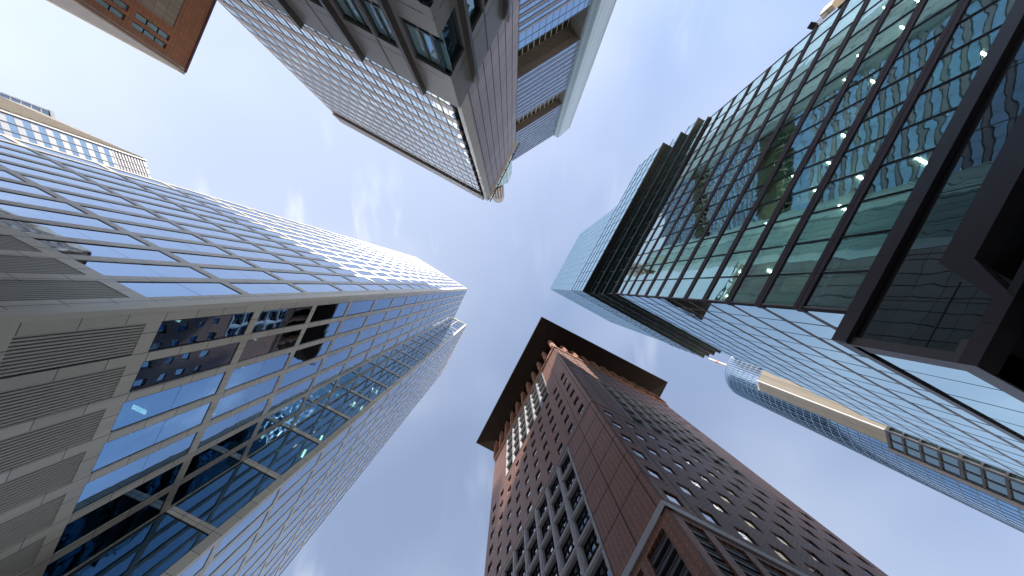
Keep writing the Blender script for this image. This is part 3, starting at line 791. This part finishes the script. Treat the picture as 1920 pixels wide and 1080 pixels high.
# ================================================================== far tower with open garden storeys
def garden_tower():
    Q0 = (30.86, -110.35); m_ = Vector((-0.847, 0.532)).normalized()
    T = thing('garden_tower', (20, -120), 'blue ribbon-window tower with open garden storeys and a pale corner shaft, top centre', 'skyscraper')
    F = Fc(Q0, m_); LE = 46.0
    W = Panes(T, keep=98)
    core = MB()
    def zone(z0, z1):
        z = z0; k = 0; sp = MB(); ln_ = MB()
        core.box(F, 0, LE, z0, z1, -2.0, -0.3)
        n = max(1, round((z1-z0)/3.8)); h = (z1-z0)/n
        for i in range(n):
            b = z0+h*i
            sp.box(F, 0, LE, b+h*0.62, b+h, -0.3, 0.0)
            ln_.box(F, 0, LE, b+h*0.60, b+h*0.64, -0.2, 0.12); ln_.box(F, 0, LE, b-0.08, b+0.08, -0.2, 0.14)
            x = 0
            while x < LE-0.1:
                W.add(F, x+0.03, min(x+3.0, LE)-0.03, b+0.09, b+h*0.60, -0.05, cz_gl, tilt=0.02); x += 3.0
        sp.build('spandrels', cz_sp, T); ln_.build('ribbon_lines', cb_mu, T)
    zone(GZ+2, 126.0); zone(153, 191); zone(207, 250)
    # parapet glazing under the first garden
    x = 0; gr = MB()
    while x < LE-0.1:
        for z0, z1 in ((126, 130.2), (130.2, 134.4)):
            W.add(F, x+0.06, min(x+3.0, LE)-0.06, z0+0.06, z1-0.06, -0.05, cz_gl2, tilt=0.004)
        gr.box(F, x-0.05 if x else 0.0, x+0.05, 126, 134.4, -0.1, 0.02); x += 3.0
    gr.box(F, 0, LE, 134.2, 134.5, -0.2, 0.05); gr.box(F, 0, LE, 130.1, 130.25, -0.2, 0.04); gr.build('parapet_frame', cb_mu, T)
    core.box(F, 0, LE, 126, 134.0, -2.0, -0.3)
    core.build('facade_back', roomdark, T)
    for z0, z1, dp in ((134.4, 153.0, 8.4), (191.0, 207.0, 4.2)):
        MB().box(F, -0.0, LE, z1-0.05, z1+0.5, -dp, -0.31).build('garden_ceiling', cz_tan, T)
        MB().box(F, 0.0, LE, z1-0.55, z1-0.06, -dp*0.36, 0.06).build('ceiling_edge', coping_m, T)
        MB().box(F, 0.0, LE, z0-3, z1, -dp-0.6, -dp).build('garden_back_glass', cz_dk, T)
        ms = MB(); x = 1.5
        while x < LE: ms.box(F, x, x+0.22, z0-3, z1-0.06, -dp, -dp+0.3); x += 3.0
        ms.build('garden_mullions', white_m, T)
        hs = MB()
        for z in (z1-4.4, z1-8.8): hs.box(F, 0.0, LE, z, z+0.2, -dp, -dp+0.25)
        hs.build('garden_transoms', grey_m, T)
        MB().box(F, -0.1, 0.4, z0, z1, -dp, -0.4).build('garden_side_wall', cz_gs, T)
    MB().box(F, -6, LE, GZ, 249.5, -30, -9.2).build('core', roomdark, T)
    MB().box(F, -6, LE, 153.5, 190.9, -9.2, -2.0).build('core', roomdark, T)
    MB().box(F, -6, LE, 207.5, 249.5, -9.2, -2.0).build('core', roomdark, T)
    MB().box(F, -6, LE, GZ, 134.2, -9.2, -2.0).build('core', roomdark, T)
    # pale shaft at the right end
    Q1 = Vector((34.14, -108.52)); Q2 = Vector((42.6, -115.9)); q0 = Vector(Q0)+Vector((0.05, -0.03))
    MB().prism([tuple(q0), tuple(Q1), tuple(Q2), (46, -126), (30, -122)], GZ, 250.5).build('corner_shaft', cz_fin, T)
    sh = Fc(Q1, Q2-Q1); dj = MB()
    for z in (134, 153, 191, 207, 230): dj.box(sh, 0, (Q2-Q1).length, z, z+0.25, -0.1, 0.03)
    dj.box(sh, (Q2-Q1).length-0.5, (Q2-Q1).length+0.1, GZ, 250.6, -0.3, 0.12)
    dj.build('shaft_joints', grey_m, T)
    # left corner shaft, drum and emblem
    a = Vector((-2.6, -78.3)); b = Vector((-11.4, -74.6)); E = Fc(a, b-a); wd = (b-a).length
    MB().prism([tuple(a), tuple(b), (-20, -84), (-8, -92), (0.2, -85)], GZ, 259).build('left_shaft', teal_m, T)
    em = MB()
    for x0, z0, x1, z1 in ((1.2, 236, 3.2, 231), (3.2, 231, 5.0, 233), (5.0, 233, 6.6, 228), (1.4, 231.5, 3.0, 227), (3.0, 227, 5.2, 229)):
        em.poly(E, [(x0, z0), (x1, z1), (x1+0.1, z1+1.3), (x0+0.1, z0+1.3)], 0.0, 0.25)
    em.build('emblem', gold, T)
    MB().cyl((-11.8, -79.0), 5.4, 259, 289, seg=40).build('drum_base', drum_b, T, smooth=True)
    MB().cyl((-11.8, -79.0), 5.6, 289, 302, seg=40).build('drum', drum_m, T, smooth=True)
    rb = MB()
    for i in range(16):
        t = 2*math.pi*i/16; x = -11.8+5.6*math.cos(t); y = -79+5.6*math.sin(t); rb.bar((x, y, 259), (x, y, 289), 0.16)
    rb.build('drum_ribs', white_m, T)
    W.done()
cz_gl2 = glass("blue_parapet_glass", (0.03, 0.08, 0.16), (0.55, 0.78, 1.0), f0=0.6, wave=0.01, power=1.6)
cz_dk = glass("dark_garden_glass", (0.02, 0.022, 0.02), (0.6, 0.6, 0.5), f0=0.10, wave=0.02)
cz_gs = surface("ribbed_grey_wall", (0.30, 0.29, 0.27), rough=0.6, joint=(30, 0.9), off=0.0, jw=0.12)
garden_tower()

# ================================================================== louvred tower behind the stone tower
def striped_tower():
    S0 = Vector((-160.8, -55.15)); f = Vector((0.345, 0.939)); t = Vector((-0.921, -0.389))
    T = thing('striped_tower', (-175, -45), 'far tower with blue and white stripes and tan slatted flank behind the stone tower', 'skyscraper')
    A = Fc(S0, f); Bf = Fc(S0, t, out=(0.4, -1)); H = 150.0
    W = Panes(T, keep=60)
    MB().prism([tuple(S0-f*(-0.5)+t*0.5), tuple(S0+f*30+t*0.5), tuple(S0+f*30+t*70), tuple(S0+f*0.5+t*70)], GZ, H-0.4).build('core', roomdark, T)
    bd = MB(); vr = MB()
    z = 60.0
    while z < 136.5:
        bd.box(A, 0.4, 30, z+1.9, z+3.7, -0.4, 0.0)
        for k in range(9): W.add(A, 0.5+3.15*k, 0.5+3.15*k+3.0, z, z+1.9, -0.05, bl_gl, tilt=0.01)
        z += 3.7
    bd.build('pale_bands', bl_band, T)
    for k in range(10): vr.box(A, 0.32+3.15*k, 0.54+3.15*k, GZ, H, -0.3, 0.12)
    vr.build('vertical_ribs', cb_mu, T)
    MB().box(A, 0.4, 30, GZ, 60.0, -0.4, 0.0).build('lower_wall', bl_band, T)
    lv = MB(); z = 137.0
    lv.box(A, 0.4, 30, 136.9, H, -0.5, -0.2)
    while z < H-0.5: lv.box(A, 0.4, 30, z, z+0.55, -0.2, 0.05); z += 1.15
    lv.build('plant_louvres', silver_m, T)
    MB().box(A, -0.2, 0.32, GZ, H+0.3, -0.6, 0.3).build('corner_post', white_m, T)
    tf = MB(); x = 0.3; tf.box(Bf, 0.3, 70, GZ, H-1, -0.8, -0.3); tf.build('flank_wall', tan_sl, T)
    sl = MB(); z = 70.0; i = 0
    while z < H:
        o = 0.3+0.9*(i % 2); sl.box(Bf, 0.3, 70, z, z+0.75, -0.3, o*0.5+0.2); z += 1.6; i += 1
    sl.build('flank_slats', tan_sl, T)
    st = MB()
    for k in range(10): st.box(Bf, 6+6.5*k, 12.4+6.5*k, H-0.9, H+0.6+0.9*k, -3.0, 0.6+0.05*k)
    st.build('stepped_roof_edge', tan_sl, T)
    W.done()
bl_gl = glass("blue_strip_glass", (0.12, 0.19, 0.24), (0.72, 0.86, 0.96), f0=0.5, wave=0.02, power=1.6)
striped_tower()
def dark_slab():
    A0 = Vector((-256.4, -97.1)); f = Vector((0.22, 0.975)); t = Vector((-0.94, -0.34))
    T = thing('dark_slab_tower', (-280, -90), 'slim dark glass tower peeping out beyond the tan slatted flank at far left', 'skyscraper')
    f.normalize(); t.normalize()
    MB().prism([tuple(A0), tuple(A0+f*20), tuple(A0+f*20+t*80), tuple(A0+t*80)], GZ, 190).build('body', dk_gl, T)
    F = Fc(A0, f); G = Fc(A0, t, out=(0.4, -1)); m = MB()
    for k in range(6): m.box(F, 0.2+3.6*k, 0.5+3.6*k, GZ, 190.2, -0.1, 0.35)
    z = 60
    while z < 190: m.box(F, 0, 20, z, z+0.5, -0.1, 0.2); m.box(G, 0, 80, z, z+0.6, -0.1, 0.3); z += 3.8
    m.build('frame', silver_m, T); MB().box(F, -0.3, 20, 189.2, 190.9, -1, 0.5).build('coping', silver_m, T)
dk_gl = glass("slate_glass", (0.06, 0.08, 0.11), (0.6, 0.75, 0.9), f0=0.3, wave=0.01, power=2)
dark_slab()

# ================================================================== terracotta building (top left)
def terracotta():
    O = Vector((-57.56, -37.69)); a = Vector((0.387, -0.922)).normalized(); b = Vector((-0.88, -0.474)).normalized()
    T = thing('terracotta_building', (-62, -48), 'orange terracotta building with slim teal window pairs and a beige panel, top left', 'office building')
    F = Fc(O, a); G = Fc(O, b, out=(-0.5, 1)); H = 60.0; W = Panes(T, name='window')
    cols = ((1.4, 2.2), (2.8, 3.7)); rowz = [(51.2, 56.2), (46.6, 50.2), (40.0, 45.0), (35.4, 39.0), (28, 33), (22, 27)]
    wl = MB(); wl.box(F, 0, 1.4, GZ, H, -0.5, 0); wl.box(F, 2.2, 2.8, GZ, H, -0.5, 0); wl.box(F, 3.7, 5.05, GZ, H, -0.5, 0)
    wl.box(F, 5.05, 10.1, 56.1, H, -0.5, 0); wl.box(F, 10.1, 32, GZ, H, -0.5, 0)
    fr = MB()
    for x0, x1 in cols:
        zt = H
        for z0, z1 in rowz:
            wl.box(F, x0, x1, z1, zt, -0.5, -0.002); zt = z0
            n = 3 if z1-z0 > 4 else 2
            for i in range(n):
                h = (z1-z0)/n; W.add(F, x0+0.06, x1-0.06, z0+h*i+0.05, z0+h*(i+1)-0.05, -0.28, pod_gl, tilt=0.02)
                fr.box(F, x0+0.001, x1-0.001, z0+h*i, z0+h*i+0.09, -0.35, -0.2)
            fr.box(F, x0+0.001, x0+0.08, z0, z1, -0.35, -0.19); fr.box(F, x1-0.08, x1-0.001, z0, z1, -0.35, -0.19)
        wl.box(F, x0, x1, GZ, zt, -0.5, -0.002)
    wl.build('tiled_wall', orange_m, T); fr.build('window_frames', frame_d, T)
    MB().box(F, 5.05, 10.1, GZ, 56.1, -0.5, -0.06).build('beige_panel', beige_m, T)
    MB().box(F, -0.05, 32, H, H+0.35, -0.7, 0.12).build('coping', plum, T)
    sd = MB(); sd.box(G, 0.03, 60, GZ, H-0.2, -0.5, 0.0); sd.build('side_wall', silver_m, T)
    sl = MB(); z = 30.0
    while z < H-1: sl.box(G, 0.4, 60, z, z+0.35, 0, 0.22); z += 1.3
    sl.build('side_slats', silver_m, T)
    MB().box(G, 0.02, 60, H-0.9, H+0.3, -0.4, 0.5).build('side_eave', white_m, T)
    MB().box(G, -0.02, 0.32, GZ, H-0.9, 0, 0.24).build('corner_trim', white_m, T)
    MB().prism([tuple(O+a*0.5+b*0.5), tuple(O+a*31+b*0.5), tuple(O+a*31+b*59), tuple(O+a*0.5+b*59)], GZ, H-0.3).build('core', roomdark, T)
    W.done()
plum = surface("plum_coping", (0.16, 0.08, 0.12), rough=0.4)
terracotta()

# ================================================================== round tower (lower right)
def round_tower():
    c = (139.4, 51.6); r = 14.0
    T = thing('round_tower', c, 'round blue glass tower with a square tan shaft, lower right behind the glass tower', 'skyscraper')
    MB().cyl(c, r, GZ, 200, seg=96).build('glass_drum', rt_gl, T, smooth=True)
    fb = MB(); z = 30.0; n = 72
    def ring(mb, z0, z1, rr):
        b = len(mb.v)
        for zz in (z0, z1):
            for i in range(n):
                t = 2*math.pi*i/n; mb.v.append((c[0]+rr*math.cos(t), c[1]+rr*math.sin(t), zz)); mb.u.append((t*rr, zz))
        mb.f += [(b+i, b+(i+1) % n, b+n+(i+1) % n, b+n+i) for i in range(n)]
    while z < 200: ring(fb, z, z+0.4, r+0.05); z += 3.9
    fb.build('floor_rings', rt_fr, T)
    vr = MB()
    for i in range(n):
        t = 2*math.pi*i/n; x = c[0]+(r+0.06)*math.cos(t); y = c[1]+(r+0.06)*math.sin(t)
        vr.bar((x, y, 30), (x, y, 200), 0.06)
    vr.build('vertical_ribs', rt_fr, T)
    cr = MB(); ring(cr, 199.6, 200.4, r+0.15); cr.build('crown_ring', rt_fr, T)
    # square shaft
    P1 = Vector((122.5, 47.3)); P2 = Vector((123.3, 51.8)); P3 = Vector((124.3, 43.9)); bk = Vector((12, 4.6))
    P0 = Vector((127.5, 38.0))
    MB().prism([tuple(P1), tuple(P2), tuple(P2+bk), tuple(P0+bk), tuple(P0)], 111.8, 170).build('tan_shaft', tan_cl, T)
    F = Fc(P1, P2-P1); G = Fc(P1, P0-P1); wd = (P2-P1).length
    MB().box(F, -0.25, 0.12, 111.8, 170.3, -0.4, 0.25).build('shaft_corner_trim', white_m, T)
    MB().box(F, -0.2, wd, 169.2, 170.4, -1.0, 0.3).build('shaft_coping', white_m, T)
    # glazed lower part
    F2 = Fc(P1, Vector((0.19, 0.98))); W = Panes(T); L2 = 6.4; fr = MB()
    MB().prism([tuple(P1-F2.n*0.5), tuple(F2.P(L2, 0, -0.5)[:2]), tuple(Vector(F2.P(L2, 0, -0.5)[:2])+bk), tuple(P0+bk)], GZ, 111.7).build('lower_shaft', roomdark, T)
    G2 = Fc(P1, P0-P1); LG = (P0-P1).length
    fr.box(F2, -0.3, 0.35, GZ, 112, -0.5, 0.25)
    for k, z in enumerate([111.8-4.5*j for j in range(22)]):
        d = 0.55 if k % 4 else 0.9
        fr.box(F2, 0.35, L2-0.9, z-d, z, -0.5, 0.14)
        for x0, x1 in ((0.35, 2.85), (3.1, 5.4)): W.add(F2, x0, x1, z-4.5, z-d, -0.25, rt_wn, tilt=0.01)
        fr.box(G2, 0.3, LG, z-d, z, -0.5, 0.14); W.add(G2, 0.3, 4.0, z-4.5, z-d, -0.2, rt_wn); W.add(G2, 4.2, LG, z-4.5, z-d, -0.2, rt_wn)
    fr.box(F2, 2.85, 3.1, 13, 111.3, -0.5, 0.10); fr.box(F2, 5.4, 5.7, 13, 111.8, -0.5, 0.12); fr.build('window_frame', blkfr, T)
    MB().box(F2, 5.7, L2+0.3, GZ, 112.0, -2.0, 0.35).build('edge_ledge', tan_dk, T)
    m = MB()
    seg = 6; z = 200.6
    for k in range(10):
        q = MB().cyl(c, 0.75, z, z+4.0, seg=12); q.build('mast_section', red_m if k % 3 == 1 else mast_w, T); z += 4.0
    W.done()
rt_gl = glass("deep_blue_curved_glass", (0.03, 0.07, 0.13), (0.50, 0.72, 0.95), f0=0.4, wave=0.02, power=1.8, vary=0.3)
rt_fr = surface("steel_blue_frame", (0.20, 0.30, 0.42), rough=0.35)
rt_wn = glass("grey_green_glass", (0.03, 0.05, 0.05), (0.62, 0.78, 0.8), f0=0.35, wave=0.01, power=2)
blkfr = surface("charcoal_frame", (0.07, 0.065, 0.07), rough=0.4)
tan_dk = surface("grey_tan_ledge", (0.24, 0.21, 0.19), rough=0.5)
round_tower()

# ================================================================== facade crane beyond the glass tower's roof edge
def crane():
    z = 66.0; k = z/640.0
    def p(x, y, dz=0): return ((x-959)*k, (y-536)*k, z+dz)
    c = p(1566, 10)
    T = thing('building_crane', (c[0]+2, c[1]), 'cream crane with dark hook block peeping over the glass tower edge, top right', 'crane')
    b = MB(); a = p(1549, 22); d = p(1552, -10)
    b.prism([p(1549, 18)[:2], p(1556, 4)[:2], p(1576, -14)[:2], p(1590, -6)[:2], p(1570, 14)[:2], p(1556, 26)[:2]], z-1.2, z+1.4); b.build('counterweight_box', cream, T)
    m = MB(); m.prism([p(1574, 6)[:2], p(1592, -8)[:2], p(1606, -6)[:2], p(1578, 14)[:2]], z-1.6, z+0.6); m.build('cabin', frame_d, T)
    l = MB(); l.bar(p(1552, 22), p(1527, 46), 0.09); l.bar(p(1556, 25), p(1530, 50), 0.09)
    for i in range(5):
        t = i/5.0; l.bar(p(1552-25*t, 22+24*t), p(1556-26*(t+0.1), 25+25*(t+0.1)), 0.05)
    l.build('jib', grey_m, T)
    h = MB(); h.bar(p(1518, 52, -0.5), p(1530, 46, 0.5), 0.55); h.bar(p(1524, 44), p(1531, 52), 0.35); h.build('hook_block', frame_d, T)
    tw = MB()
    o = p(1600, -14)
    for dx, dy in ((0, 0), (1.6, 0), (0, 1.6), (1.6, 1.6)): tw.bar((o[0]+dx, o[1]+dy, GZ), (o[0]+dx, o[1]+dy, z-1.2), 0.12)
    for i in range(22): tw.bar((o[0], o[1], GZ+3*i), (o[0]+1.6, o[1]+1.6, GZ+3*i+3), 0.07)
    tw.build('tower_mast', cream, T)
cream = surface("cream_paint", (0.62, 0.52, 0.42), rough=0.5)
crane()
